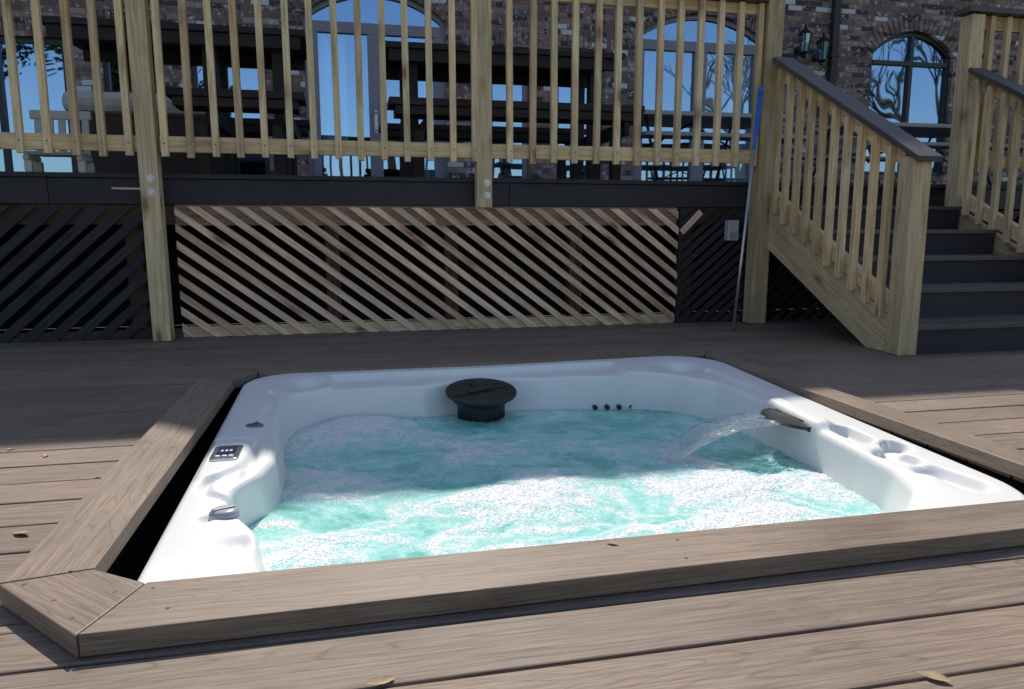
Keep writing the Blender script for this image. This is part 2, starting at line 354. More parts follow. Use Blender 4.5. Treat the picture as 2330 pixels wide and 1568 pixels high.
GR=[catmull([(-.40,2.36),(-.31,2.34),(-.28,2.24),(-.29,2.12),(-.33,2.05),(-.375,2.0),(-.365,1.93),(-.31,1.90),(-.29,1.83),(-.34,1.76)]),
    catmull([(-.08,3.12),(-.05,3.16),(.1,3.18),(1.05,3.20),(1.15,3.185),(1.18,3.13)]),
    catmull([(1.53,2.95),(1.53,2.8),(1.56,2.62),(1.53,2.5)]),
    catmull([(-.30,2.95),(-.27,2.8),(-.30,2.66)])]
def feat(x,y):
    z=np.zeros_like(x)
    for gpl,dp,w in zip(GR,(.018,.004,.014,.012),(.012,.012,.014,.014)):
        d=pl(gpl,x,y); z-=dp*np.exp(-(d/w)**2)
    bx=sst(-.09,-.05,x)*sst(1.20,1.15,x); z-=.022*bx*sst(3.205,3.190,y)*(y>2.6)
    d=seg((1.55,1.96),(1.55,2.06),x,y); z-=.034*sst(.038,.022,d)
    d=seg((1.59,1.86),(1.60,1.88),x,y); z-=.032*sst(.046,.030,d)
    d=seg((1.55,1.76),(1.53,1.83),x,y); z-=.026*sst(.042,.022,d)
    d=seg((1.545,1.66),(1.57,1.56),x,y); z-=.032*sst(.060,.025,d)
    d=np.hypot((x-1.50)/.7,(y-1.62)/1.2); z+=.012*np.exp(-(d/.05)**2)
    d=np.hypot((x+.25),(y-1.64)/1.1); z-=.026*np.exp(-(d/.035)**2)
    d=seg((-.30,1.60),(-.36,1.52),x,y); z-=.010*np.exp(-(d/.022)**2)
    z+=.010*sst(2.0,2.05,y)*sst(2.36,2.33,y)*sst(-.28,-.30,x)*(y<2.5)
    d=seg((1.51,2.13),(1.51,2.38),x,y); z+=.020*sst(.06,.02,d)
    for (cx,cy) in ((-.17,3.09),(1.44,3.04)):
        d=np.hypot(x-cx,y-cy); z-=.032*np.exp(-(d/.075)**2)
    return z
def ring(r,dz=None,absz=None,ft=True):
    x=C0[0]+r*np.cos(th);y=C0[1]+r*np.sin(th)
    if absz is not None: z=np.full(NA,absz)
    else:
        z=zr(x,y)+dz
        if ft: z=z+feat(x,y)
    rows.append((x,y,z))
ring(ro-.03,absz=-.55); ring(ro-.012,absz=-.25); ring(ro,absz=-.07,ft=False)
ring(ro,-.024,ft=False); ring(ro-.003,-.014,ft=False); ring(ro-.009,-.006,ft=False); ring(ro-.018,-.001,ft=False)
NR=40
for k in range(NR+1):
    s=k/NR; ring((ro-.026)*(1-s)+rt*s, .002*math.sin(math.pi*s)-.006*s**3)
for k in range(1,7):
    a=math.pi/2*k/6; ring(rt-.022*math.sin(a), -.006-.022*(1-math.cos(a)))
xr=C0[0]+(rt-.022)*np.cos(th);yr=C0[1]+(rt-.022)*np.sin(th)
ztop=zr(xr,yr)-.028+feat(xr,yr)
for k in range(1,9):
    s=k/8; r=(rt-.022)*(1-s)+(rw-.004)*s
    x=C0[0]+r*np.cos(th);y=C0[1]+r*np.sin(th); rows.append((x,y,ztop*(1-s)+(-.16)*s))
ring(rw-.05,absz=-.3); ring(rw-.1,absz=-.42); ring(rw*.3,absz=-.46)
V=[];F=[]
for (x,y,z) in rows: V+= list(zip(x-org[0],y-org[1],z-org[2]))
for i in range(len(rows)-1):
    for k in range(NA):
        j=(k+1)%NA; F.append((i*NA+k,i*NA+j,(i+1)*NA+j,(i+1)*NA+k))
F.append(tuple((len(rows)-1)*NA+k for k in range(NA)))
me=D.meshes.new('shell'); me.from_pydata(V,[],F); me.materials.append(M_shell); me.polygons.foreach_set('use_smooth',[True]*len(me.polygons)); me.update()
o=D.objects.new('shell',me); COL.objects.link(o); o.parent=TUB
# water surface
nx,ny=440,420; xs=np.linspace(-.36,1.58,nx); ys=np.linspace(1.37,3.2,ny)
V=[];FO=[]
mounds=[(.05,2.93,.18,.030,.72),(-.10,2.72,.13,.012,.50),(.52,2.02,.17,.030,.60),(.30,1.95,.12,.014,.3),(1.16,1.98,.2,.014,.38),(.0,1.80,.16,.010,.22),(1.05,1.72,.24,.012,.42),(.75,2.55,.2,.006,.22),(1.10,2.28,.11,.006,.50),(-.05,2.35,.16,.008,.34),(.45,2.45,.15,.004,.24),(.5,1.62,.3,.008,.16),(.3,2.62,.18,.004,.28),(1.25,2.55,.14,.004,.18)]
for y in ys:
    for x in xs:
        p=Vector((x*3.0,y*4.2,1.7)); w=Vector((noise.noise(p*1.3),noise.noise(p*1.3+Vector((9,3,1))),0))*.6
        a=noise.fractal(p*1.25+w,.8,2.1,5); b2=noise.fractal(Vector((x*13,y*15,3))+w*2,.9,2.0,4)
        c=noise.fractal(Vector((x*42,y*42,5)),.8,2.0,3)
        rdg=1-abs(noise.noise(p*1.7+w*2.6))*5
        mz=0;mf=0
        for (mx_,my_,s,h,f) in mounds:
            e=math.exp(-((x-mx_)**2+(y-my_)**2)/(s*s)); mz+=h*e; mf+=f*e
        front=max(0,min(1,(2.3-y)/.4))
        rough=.30+min(1,mf*1.3+front*.4)
        z=-.135+.010*a+.0050*b2*rough+.0026*c*rough+mz
        f=.20+.06*front+mf*.85+.34*a+.14*b2+.26*max(0,rdg)*(.5+front)
        for (qx,qy,s,q) in ((-.02,1.95,.06,.5),(.55,2.80,.3,.12),(.1,1.64,.12,.35),(.25,2.3,.2,.05),(.8,2.3,.25,.08),(1.1,2.75,.2,.12)):
            f-=q*math.exp(-((x-qx)**2+(y-qy)**2)/(s*s))
        V.append((x-org[0],y-org[1],z-org[2])); FO.append(max(0,min(1,f)))
F=[(j*nx+i,j*nx+i+1,(j+1)*nx+i+1,(j+1)*nx+i) for j in range(ny-1) for i in range(nx-1)]
me=D.meshes.new('water'); me.from_pydata(V,[],F); me.materials.append(M_water); me.polygons.foreach_set('use_smooth',[True]*len(me.polygons))
at=me.attributes.new('foam','FLOAT','POINT'); at.data.foreach_set('value',FO); me.update()
o=D.objects.new('water',me); COL.objects.link(o); o.parent=TUB
# filter: basket + tilted oval lid
fx,fy,fz=.53,2.985,-.022
nseg=48; TI=.16
def ell(z,rx,ry,t=0): return [(fx+rx*math.cos(2*math.pi*k/nseg),fy+ry*math.sin(2*math.pi*k/nseg),z+t*ry*math.sin(2*math.pi*k/nseg)) for k in range(nseg)]
def loft(m,rings,cap0=True,cap1=True):
    i0=len(m.v); n=len(rings[0])
    for r_ in rings: m.v.extend(r_)
    for i in range(len(rings)-1):
        for k in range(n):
            j=(k+1)%n; m.f.append((i0+i*n+k,i0+i*n+j,i0+(i+1)*n+j,i0+(i+1)*n+k)); m.uv.append([(0,0)]*4)
    if cap0: m.f.append(tuple(i0+k for k in reversed(range(n)))); m.uv.append([(0,0)]*n)
    if cap1: m.f.append(tuple(i0+(len(rings)-1)*n+k for k in range(n))); m.uv.append([(0,0)]*n)
m=MB()
loft(m,[ell(fz-.016,.136,.13,TI),ell(fz-.012,.147,.141,TI),ell(fz-.003,.149,.143,TI),ell(fz+.002,.145,.139,TI),ell(fz+.002,.134,.128,TI),ell(fz-.003,.130,.124,TI)])
RT=Matrix.Rotation(math.atan(TI),3,'X')
m.box(-.125,.125,-.004,.004,-.006,.003,RT@Matrix.Rotation(.35,3,'Z'),(fx,fy,fz))
m.box(-.05,.05,-.012,.012,-.006,.008,RT@Matrix.Rotation(.35,3,'Z'),(fx-.01,fy,fz))
m.box(-.004,.004,0,.10,-.006,.003,RT@Matrix.Rotation(.35,3,'Z'),(fx,fy,fz))
m.obj('filter_lid',M_black,TUB,org,bevel=.0015)
m=MB(); loft(m,[ell(-.30,.088,.08),ell(-.135,.092,.083),ell(fz-.06,.100,.090),ell(fz-.040,.118,.104),ell(fz-.024,.124,.108)])
for k in range(28):
    t=2*math.pi*k/28; m.box(-.003,.003,-.002,.004,-.04,.022,Matrix.Rotation(t,3,'Z'),(fx+.097*math.sin(t),fy-.087*math.cos(t),-.105))
m.obj('filter_basket',M_black,TUB,org)
def rim(x,y): return float(zr(x,y))+float(feat(np.array([x]),np.array([y]))[0])
px,py=-.352,2.20; pz=rim(px,py)
m=MB(); m.prism([(px+a*.5,py+b_*.5) for a,b_ in rrect(-.078,.078,-.135,.135,(.03,)*4,5)],pz-.004,pz+.005); P=m.obj('control_panel',M_chrome,TUB,org,bevel=.002)
m=MB(); m.box(px-.025,px+.025,py-.03,py+.045,pz+.0052,pz+.0070); m.obj('display',plain('display_glass',(.01,.03,.10),.08,var=.3,scale=60),P,org)
for dx,dy in ((-.018,-.045),(0,-.045),(.018,-.045)):
    m=MB(); m.box(px+dx-.006,px+dx+.006,py+dy-.006,py+dy+.006,pz+.005,pz+.008); m.obj('button',M_white,P,org)
for k in range(3):
    m=MB(); m.box(px-.016+k*.012,px-.009+k*.012,py-.004,py+.014,pz+.0071,pz+.0076); m.obj('display_digit',M_greybox,P,org)
kx,ky=-.300,1.785; kz=rim(kx,ky)+.002
m=MB(); fx,fy=kx,ky; loft(m,[ell(kz-.01,.034,.030),ell(kz+.004,.034,.030),ell(kz+.011,.030,.026),ell(kz+.014,.022,.019)])
m.box(-.026,.026,-.006,.006,0,.010,Matrix.Rotation(.4,3,'Z'),(kx,ky,kz+.008)); m.obj('diverter_knob',plain('grey_knob_plastic',(.34,.36,.39),.3),TUB,org,bevel=.003)
kx,ky=-.31,2.50; kz=rim(kx,ky); fx,fy=kx,ky
m=MB(); loft(m,[ell(kz-.01,.028,.022),ell(kz+.003,.028,.022),ell(kz+.005,.024,.018)]); m.box(-.018,.018,-.004,.004,0,.006,Matrix.Rotation(1,3,'Z'),(kx,ky,kz+.004)); m.obj('air_valve',plain('dark_knob_plastic',(.14,.15,.18),.3),TUB,org)
for k in range(5):
    m=MB(); m.cyl((1.04+k*.052,3.035-k*.008,-.128),(1.04+k*.052,3.012-k*.008,-.130),.010,n=14); m.obj('jet_nozzle',M_black,TUB,org)
# waterfall spout
sz=-.008
m=MB(); rings=[]
for i in range(17):
    s=i/16; y=2.125+.26*s; l=.062*math.sin(math.pi*s)**.6; e=.0+.006*math.sin(math.pi*s)
    rings.append([(1.515,y,sz+.008+e),(1.468-l*.8,y,sz+.002+e),(1.468-l,y,sz-.003),(1.468-l*.85,y,sz-.007),(1.475,y,sz-.014),(1.515,y,sz-.016)])
loft(m,rings); m.obj('waterfall_spout',M_black,TUB,org)
m=MB(); m.prism([(1.500+a,2.255+b_) for a,b_ in rrect(-.018,.012,-.09,.09,(.012,)*4,5)],sz+.008,sz+.014); m.obj('spout_cover',M_black,TUB,org,bevel=.002)
m=MB(); rnd=random.Random(3)
def arc(s,y,ph):
    x=1.415-.40*s; z=sz+.035*s*1.2-.165*s*s
    return Vector((x+.01*math.sin(ph+s*9),y+.012*math.sin(ph*3+s*13)*s,z+.006*math.sin(ph*5+s*17)*s))
for k in range(36):
    y=2.17+.17*rnd.random(); ph=rnd.random()*9; s0=rnd.random()*.15 if k<24 else rnd.random()*.6; s1=min(1,s0+rnd.uniform(.35,.95)); yy=y+rnd.uniform(-.05,.05)
    n=14; prev=None
    for i in range(n):
        s=s0+(s1-s0)*i/n; s2=s0+(s1-s0)*(i+1)/n
        r=rnd.uniform(.0014,.0048)*(1.2-.5*s)
        a_=arc(s,y+(yy-y)*s,ph); b_=arc(s2,y+(yy-y)*s2,ph)
        m.cyl(a_,b_,r if prev is None else prev,r,n=6,cap=False); prev=r
for k in range(140):
    s=rnd.uniform(.35,1.15); y=rnd.uniform(2.08,2.42); c=arc(min(s,1),y,rnd.random()*9)+Vector((rnd.uniform(-.06,.05),0,rnd.uniform(-.01,.03))); r=rnd.uniform(.0010,.0028)
    m.cyl(c-Vector((0,0,r)),c,r*.3,r,n=6,cap=False); m.cyl(c,c+Vector((0,0,r)),r,r*.3,n=6,cap=False)
m.obj('water_jet',M_spray,TUB,org,smooth=True)['kind']='stuff'
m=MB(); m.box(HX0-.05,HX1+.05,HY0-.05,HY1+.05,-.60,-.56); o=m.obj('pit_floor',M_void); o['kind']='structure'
# ------------------------------------------------------------------ upper deck
org=(1,6.6,0)
UD=thing('raised_deck','raised dark brown composite deck platform against the brick house','deck',org)
m=MB(); m.box(-6,9,YW+.05,8.6,.80,.918); m.obj('joist_platform',M_stain,UD,org)
m=MB()
for k in range(26):
    y0=YW-.02+k*.152
    if y0<8.5: m.box(-6,9,y0,y0+.146,.920,ZF1+.002)
m.obj('floor_boards',M_dark,UD,org)
m=MB(); m.box(-6,-1.6,YW,YW+.025,ZF0,.918); m.box(-1.597,1.02,YW,YW+.025,ZF0,.918); m.box(1.023,2.70,YW,YW+.025,ZF0,.918); m.box(4.35,9,YW,YW+.025,ZF0,.918)
m.obj('fascia_board',M_dark,UD,org,bevel=.003)
m=MB()
for x in (-4.5,-3.0,-1.25,-.12,.62,1.45,2.24,3.6,5): m.box(x,x+.085,YW+.10,YW+.185,-.05,.8)
m.box(-6,2.7,YW+.035,YW+.075,.66,.772); m.box(-6,2.7,YW+.03,YW+.07,.0,.05)
m.obj('support_post',M_beam,UD,org)
m=MB(); m.face([(-6,5.7,-.05),(9,5.7,-.05),(9,5.7,.9),(-6,5.7,.9)]); m.obj('shade_backdrop',M_void,UD,org)  # added black sheet, paints the dark void behind the lattice
m=MB(); m.beam((-1.27,YW-.006,.862),(-1.10,YW-.006,.858),.008,.012); m.obj('wood_splinter',M_cedar,UD,org)
def lattice(name,label,mat,x0,x1,z0,z1,sgn,sp_,w,ang,y=YW,extra=()):
    T=thing(name,label,'lattice skirting',((x0+x1)/2,y,0))
    og=((x0+x1)/2,y,0); m=MB(); ta=math.tan(ang); H=z1-z0; run=H/ta
    rr=random.Random(int(x0*100)+500)
    hw=w/math.sin(ang)/2
    t=x0-run-.05+rr.random()*.02
    while t<x1+run:
        def X(z): return t+ (z1-z)/ta if sgn<0 else t+(z-z0)/ta
        poly=[(X(z0)-hw,z0),(X(z0)+hw,z0),(X(z1)+hw,z1),(X(z1)-hw,z1)]
        def clip(poly,f):
            out=[]
            for i in range(len(poly)):
                p,q=poly[i],poly[(i+1)%len(poly)]; fp,fq=f(p),f(q)
                if fp>=0: out.append(p)
                if fp*fq<0: s=fp/(fp-fq); out.append((p[0]+(q[0]-p[0])*s,p[1]+(q[1]-p[1])*s))
            return out
        e=rr.uniform(-.006,.006)
        poly=clip(poly,lambda p:p[0]-x0); poly=clip(poly,lambda p:x1+e-p[0]) if len(poly)>2 else []
        if len(poly)>2:
            yy=y-.012+rr.uniform(-.002,.002); dx=(-math.cos(ang) if sgn<0 else math.cos(ang)),math.sin(ang)
            n=len(poly); i=len(m.v); of=rr.random()*20
            for d in (yy,yy+.014):
                for p in poly: m.v.append((p[0],d,p[1]))
            U=lambda p:(p[0]*dx[0]+p[1]*dx[1]+of,p[0]*dx[1]-p[1]*dx[0]+of*.4)
            m.f.append(tuple(i+k for k in range(n))); m.uv.append([U(p) for p in poly])
            m.f.append(tuple(i+n+k for k in reversed(range(n)))); m.uv.append([U(p) for p in reversed(poly)])
            for k in range(n):
                j=(k+1)%n; m.f.append((i+k,i+n+k,i+n+j,i+j)); m.uv.append([U(poly[k]),U(poly[k]),U(poly[j]),U(poly[j])])
        t+=sp_*(1+rr.uniform(-.06,.06))
    m.obj('slats',mat,T,og)
    for (bx_,mt) in extra:
        m=MB(); m.box(*bx_); m.obj('frame_rail',mt,T,og)
    return T
lattice('lattice_panel','diagonal lattice skirt panel of fresh unpainted cedar slats',M_cedar,-.95,2.165,.002,ZF0-.012,-1,.127,.0375,math.radians(37),
    extra=[((-.95,2.16,YW+.004,YW+.024,.002,.065),M_post),((-.95,2.16,YW+.004,YW+.026,.655,.772),M_header)])
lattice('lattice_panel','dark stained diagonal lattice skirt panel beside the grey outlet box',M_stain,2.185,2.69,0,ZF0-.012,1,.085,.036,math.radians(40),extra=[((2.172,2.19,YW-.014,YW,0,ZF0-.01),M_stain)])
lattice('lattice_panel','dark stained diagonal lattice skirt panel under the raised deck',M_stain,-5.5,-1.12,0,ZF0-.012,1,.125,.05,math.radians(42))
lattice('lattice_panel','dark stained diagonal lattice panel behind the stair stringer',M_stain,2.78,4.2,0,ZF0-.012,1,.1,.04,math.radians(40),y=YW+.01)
m=MB(); m.beam((2.185,YW-.022,.61),(2.32,YW-.022,.745),.010,.040,up=(0,0,1)); tag(m.obj('wood_slat',M_cedar,None,(2.19,YW-.02,.64)),'short unpainted cedar slat nailed to the dark lattice','slat')
org=(2.54,YW-.03,.56); T=thing('outlet_box','small grey outdoor electrical outlet box on the dark lattice','outlet box',org)
m=MB(); m.box(2.50,2.58,YW-.065,YW-.013,.555,.69); m.obj('cover',M_greybox,T,org,bevel=.005)
m=MB(); m.box(2.515,2.565,YW-.072,YW-.066,.57,.61); m.obj('latch',M_metal,T,org)
# ------------------------------------------------------------------ main railing
YP=4.585
org=(.8,YP,ZF1); R_=thing('deck_railing','treated pine railing with square balusters around the raised deck','railing',org)
def post(x,y,z0,z1,s=.092,par=None,og=None,mat=M_post,name='post',lean=0):
    m=MB(); m.box(-s/2,s/2,-s/2,s/2,0,z1-z0,Matrix.Rotation(lean,3,'Y'),(x,y,z0)); return m.obj(name,mat,par,og,bevel=.004)
post(-1.035,YP,.002,2.6,.098,R_,org,lean=-.008); post(.838,YP+.005,ZF0-.012,2.3,.092,R_,org); post(2.70,YP-.01,.002,2.10,.11,R_,org,lean=.010)
post(-3.0,YP,.002,2.6,.098,R_,org)
def rails(x0,x1):
    m=MB(); m.box(x0,x1,YP-.005,YP+.033,1.058,1.143); m.obj('bottom_rail',M_pine,R_,org,bevel=.002)
    m=MB(); m.box(x0,x1,YP-.005,YP+.033,1.985,2.048); m.obj('top_rail',M_pine,R_,org,bevel=.002)
rails(-2.95,-1.086);rails(-.984,.790);rails(.886,2.655)
m=MB(); m.box(-2.95,-1.11,YP-.075,YP+.075,2.051,2.085); m.box(-.98,.785,YP-.075,YP+.075,2.051,2.085); m.box(.89,2.655,YP-.075,YP+.075,2.051,2.085); m.box(2.64,2.82,YP-.10,YP+.08,2.102,2.13)
m.obj('cap_board',M_cap,R_,org)
bx=[-1.80-.133*k for k in range(1,8)]+[-1.80+.134*k for k in range(6)]+[-.955+.1335*k for k in range(14)]+[1.0+.1358*k for k in range(13)]
rr=random.Random(5)
for x in bx:
    m=MB(); x+=rr.uniform(-.004,.004); w=.0182; zb=1.030+rr.uniform(-.006,.006); tl=rr.uniform(-.0055,.0055)
    R=Matrix.Rotation(tl,3,'Y')@Matrix.Rotation(rr.uniform(-.05,.05),3,'Z'); m.box(-w,w,-w,w,0,2.045-zb,R,(x,YP-.025,zb)); m.obj('baluster',M_pine,R_,org,bevel=.002)
    m=MB(); m.cyl((x,YP-.0455,1.10),(x,YP-.0425,1.10),.0042,n=8); m.obj('nail_head',M_beam,R_,org)
for x,y in ((-1.040,YP-.049),(.845,YP-.041)):
    for z in (.835,.91):
        m=MB(); m.cyl((x+.008,y-.002,z),(x+.008,y+.001,z),.021,n=18); m.cyl((x+.008,y-.012,z),(x+.008,y-.002,z),.012,n=8); m.obj('carriage_bolt',M_metal,R_,org)
# ------------------------------------------------------------------ stairs
YS=3.235; RI=.159; GO=.314; SX0,SX1=2.81,4.20
org=(3.5,YS,0); ST=thing('staircase','dark composite stairs climbing to the raised deck','stairs',org)
for k in range(1,7):
    y=YS+(k-1)*GO; z=k*RI-.008
    m=MB(); m.box(SX0,SX1,y+.012,y+.034,(k-1)*RI-(.008 if k>1 else -.002),z-.028); m.obj('riser',M_dark,ST,org)
    if k<6:
        m=MB(); m.box(SX0,SX1,y-.012,y+.15,z-.026,z); m.box(SX0,SX1,y+.156,y+GO+.010,z-.026,z); m.obj('tread',M_cap,ST,org,bevel=.004)
def Lz(y): return .178+.516*(y-3.385)
def stringer(x0,x1,name='stringer'):
    m=MB(); m.xprism([(3.27,Lz(3.27)-.0),(4.54,Lz(4.54)-.0),(4.54,Lz(4.54)-.26),(3.50,.004),(3.27,.004)][::-1],x0,x1); m.obj(name,M_post,ST,org,bevel=.002)
stringer(2.745,2.785);stringer(4.215,4.255)
def stairrail(x,y0,label,zc=1.011,sl=.546):
    og=(x,y0,0); T=thing('stair_railing',label,'railing',og)
    def hz(y): return zc+sl*(y-3.22)
    post(x+.0,y0,.002,hz(y0)-.045,.105,T,og)
    ye=4.56
    m=MB(); m.beam((x,y0-.10,hz(y0-.10)-.012),(x,ye-.055,hz(ye-.055)-.012),.135,.030); m.obj('handrail_cap',M_cap,T,og,bevel=.004)
    m=MB(); m.beam((x,y0+.055,hz(y0+.055)-.075),(x,ye-.055,hz(ye-.055)-.075),.038,.085); m.obj('upper_rail',M_pine,T,og,bevel=.002)
    m=MB(); m.beam((x,y0+.055,Lz(y0+.055)+.085),(x,ye-.055,Lz(ye-.055)+.085),.038,.085); m.obj('lower_rail',M_pine,T,og,bevel=.002)
    yy=3.395
    while yy<4.5:
        m=MB(); m.box(x-.056,x-.021,yy-.0175,yy+.0175,Lz(yy),hz(yy)-.052); m.obj('baluster',M_pine,T,og,bevel=.002)
        yy+=.1165
    return T
stairrail(2.765,3.265,'sloping pine stair railing with grey cap beside the steps')
stairrail(4.235,3.265,'second pine stair railing beyond the dark steps')
org=(5.6,YP,ZF1); T=thing('deck_railing','pine railing continuing past the far side of the stairs','railing',org)
post(4.245,YP,.002,2.07,.105,T,org); post(6.3,YP,.002,2.07,.1,T,org)
m=MB(); m.box(4.15,8.5,YP-.075,YP+.075,2.08,2.112); m.obj('cap_board',M_cap,T,org)
m=MB(); m.box(4.30,8.5,YP,YP+.038,1.985,2.075); m.obj('top_rail',M_pine,T,org)
m=MB(); m.box(4.30,8.5,YP,YP+.038,1.058,1.143); m.obj('bottom_rail',M_pine,T,org)
for k in range(26):
    m=MB(); x=4.38+k*.135; m.box(x-.0175,x+.0175,YP-.037,YP-.002,1.03,2.07); m.obj('baluster',M_pine,T,org)
lattice('lattice_panel','dark stained lattice skirt beyond the stairs',M_stain,4.3,8.5,0,ZF0-.012,1,.12,.05,math.radians(42))
# ------------------------------------------------------------------ pole
org=(2.34,4.20,0); T=thing('pool_brush_pole','silver pole with a blue plastic head leaning on the railing','pool pole',org)
a=Vector((2.34,4.20,0.004)); bvec=Vector((2.615,4.485,1.53)); d=bvec-a
m=MB(); m.cyl(a,a+d*.76,.0095); m.obj('pole',M_metal,T,org,smooth=True)
m=MB(); m.cyl(a+d*.74,a+d*.80,.012,.012)
dn=d.normalized(); sd=dn.cross(Vector((0,1,0))).normalized()
m.beam(a+d*.79,a+d*.995,.014,.032,up=sd); m.cyl(a+d*.97,a+d*1.0,.018,.010); m.obj('paddle_head',M_blue,T,org,bevel=.004)
# ------------------------------------------------------------------ house
YH=8.6; org=(2,YH,ZF1)
HS=thing('brick_house','two storey brown brick house with arched windows and patio doors','house',org)
OP=[(-5.0,-4.2,1.0,2.45,0),(-3.9,-2.66,1.0,2.50,0),(-2.34,-1.76,1.15,2.60,0),(-1.50,-.76,1.15,2.54,0),(-.36,1.16,.95,2.86,.28),(1.64,2.10,1.15,2.64,0),(2.42,3.00,1.15,2.66,0),(3.38,5.06,.95,2.84,.28),(6.52,7.72,1.30,2.80,.28),(9.2,10.4,1.3,2.80,.28)]
m=MB(); X0,X1,ZB,ZT=-9,13,.93,6.8; rev=.12
def quad(m,x0,x1,z0a,z1a,z0b=None,z1b=None,y=YH):
    z0b=z0a if z0b is None else z0b; z1b=z1a if z1b is None else z1b
    m.face([(x0,y,z0a),(x1,y,z0b),(x1,y,z1b),(x0,y,z1a)])
cur=X0
def arcz(op,x):
    x0,x1,z0,zs,rise=op
    if rise==0: return zs
    w=(x1-x0)/2; Rr=(w*w+rise*rise)/(2*rise); return zs-(Rr-rise)+math.sqrt(max(0,Rr*Rr-(x-(x0+w))**2))
for op in OP:
    quad(m,cur,op[0],ZB,ZT)
    n=20 if op[4] else 1
    quad(m,op[0],op[1],ZB,op[2])
    for k in range(n):
        a_=op[0]+(op[1]-op[0])*k/n; b_=op[0]+(op[1]-op[0])*(k+1)/n
        za,zb=arcz(op,a_),arcz(op,b_)
        quad(m,a_,b_,za,ZT,zb,ZT)
        m.face([(a_,YH,za),(b_,YH,zb),(b_,YH+rev,zb),(a_,YH+rev,za)])
    m.face([(op[0],YH,op[2]),(op[0],YH+rev,op[2]),(op[0],YH+rev,op[3]),(op[0],YH,op[3])])
    m.face([(op[1],YH,op[2]),(op[1],YH,op[3]),(op[1],YH+rev,op[3]),(op[1],YH+rev,op[2])])
    m.face([(op[0],YH,op[2]),(op[1],YH,op[2]),(op[1],YH+rev,op[2]),(op[0],YH+rev,op[2])])
    cur=op[1]
quad(m,cur,X1,ZB,ZT)
m.face([(X0,YH,ZB),(X0,YH,ZT),(X0,16,ZT),(X0,16,ZB)]); m.face([(X1,YH,ZB),(X1,16,ZB),(X1,16,ZT),(X1,YH,ZT)])
m.obj('wall',M_brick,HS,org)
for op in OP:
    m=MB()
    if not op[4]:
        x=op[0]-.06
        while x<op[1]+.06: m.box(x,x+.055,YH-.012,YH+.05,op[3]+.001,op[3]+.185); x+=.064
    else:
        w=(op[1]-op[0])/2; Rr=(w*w+op[4]**2)/(2*op[4]); cx=(op[0]+op[1])/2; cz=op[3]+op[4]-Rr; amax=math.asin(min(1,w/Rr))+.05; n=int(2*amax*Rr/.064)
        for k in range(n+1):
            t=-amax+2*amax*k/n; m.box(-.027,.027,-.014,.05,Rr+.002,Rr+.19,Matrix.Rotation(t,3,'Y'),(cx,YH,cz))
    m.obj('arch_lintel',M_brick,HS,org)
def window(op,kind,muntv=(),munth=(),curtain=(),fm=None):
    x0,x1,z0,zs,rise=op; y0=YH+.05; fw=.05
    F=MB()
    F.box(x0,x0+fw,y0,y0+.06,z0,zs); F.box(x1-fw,x1,y0,y0+.06,z0,zs); F.box(x0+fw,x1-fw,y0,y0+.06,z0,z0+fw)
    if rise:
        n=18
        for k in range(n):
            a_=x0+(x1-x0)*k/n; b_=x0+(x1-x0)*(k+1)/n
            F.beam((a_,y0+.03,arcz(op,a_)-fw/2),(b_,y0+.03,arcz(op,b_)-fw/2),.06,fw)
    else: F.box(x0+fw,x1-fw,y0,y0+.06,zs-fw,zs)
    for mx_,w in muntv:
        zt_=arcz(op,mx_)-fw if kind!='door' else munth[0][0]
        F.box(mx_-w/2,mx_+w/2,y0-.004,y0+.058,z0+fw,zt_)
    for mz_,w in munth: F.box(x0+fw,x1-fw,y0-.008,y0+.055,mz_-w/2,mz_+w/2)
    W=F.obj('window' if kind!='door' else 'patio_door',fm or M_frame,HS,org)
    G=MB(); n=20 if rise else 1; yg=y0+.035
    for k in range(n):
        a_=x0+.02+(x1-x0-.04)*k/n; b_=x0+.02+(x1-x0-.04)*(k+1)/n
        G.face([(a_,yg,z0+.02),(b_,yg,z0+.02),(b_,yg,arcz(op,b_)-.02),(a_,yg,arcz(op,a_)-.02)])
    G.obj('glass',M_glass,W,org)
    if curtain:
        Cm=MB()
        for (a_,b_,zt_) in curtain:
            n=int((b_-a_)/.012); pr=None
            for k in range(n+1):
                x=a_+(b_-a_)*k/n; y=y0+.085+.014*math.sin(k*1.1)+.005*math.sin(k*2.7)
                if pr: Cm.face([(pr[0],pr[1],z0+.03),(x,y,z0+.03),(x,y,zt_),(pr[0],pr[1],zt_)])
                pr=(x,y)
        Cm.obj('curtain',M_curtain,W,org,smooth=True)
    if kind=='door':
        mx_=muntv[0][0]; Hd=MB(); Hd.box(mx_-.02,mx_+.02,y0-.014,y0-.004,1.68,1.86); Hd.box(mx_-.012,mx_+.012,y0-.05,y0-.03,1.66,1.9); Hd.box(mx_-.008,mx_+.008,y0-.05,y0-.006,1.68,1.70); Hd.box(mx_-.008,mx_+.008,y0-.05,y0-.006,1.86,1.88)
        Hd.obj('handle',M_metal,W,org)
window(OP[0],'w'); window(OP[1],'w',[(-3.3,.05)],fm=M_framed)
window(OP[2],'w',[],[(2.0,.03)],fm=M_framed); window(OP[3],'w',[],[(2.05,.03)],fm=M_framed)
window(OP[4],'door',[(.38,.14),(-.26,.09),(1.07,.09)],[(2.76,.11)],[(-.20,.08,2.7),(.70,1.02,2.7)])
window(OP[5],'w',[],[(2.0,.03)]); window(OP[6],'w',[],[(2.0,.03)])
window(OP[7],'door',[(4.23,.16),(3.47,.08),(4.97,.08)],[(2.76,.11)],[(4.66,4.94,2.7)])
window(OP[8],'w',[(7.14,.05)],[(2.70,.05)],fm=M_framed); window(OP[9],'w',[(9.8,.05)],[(2.66,.05)])
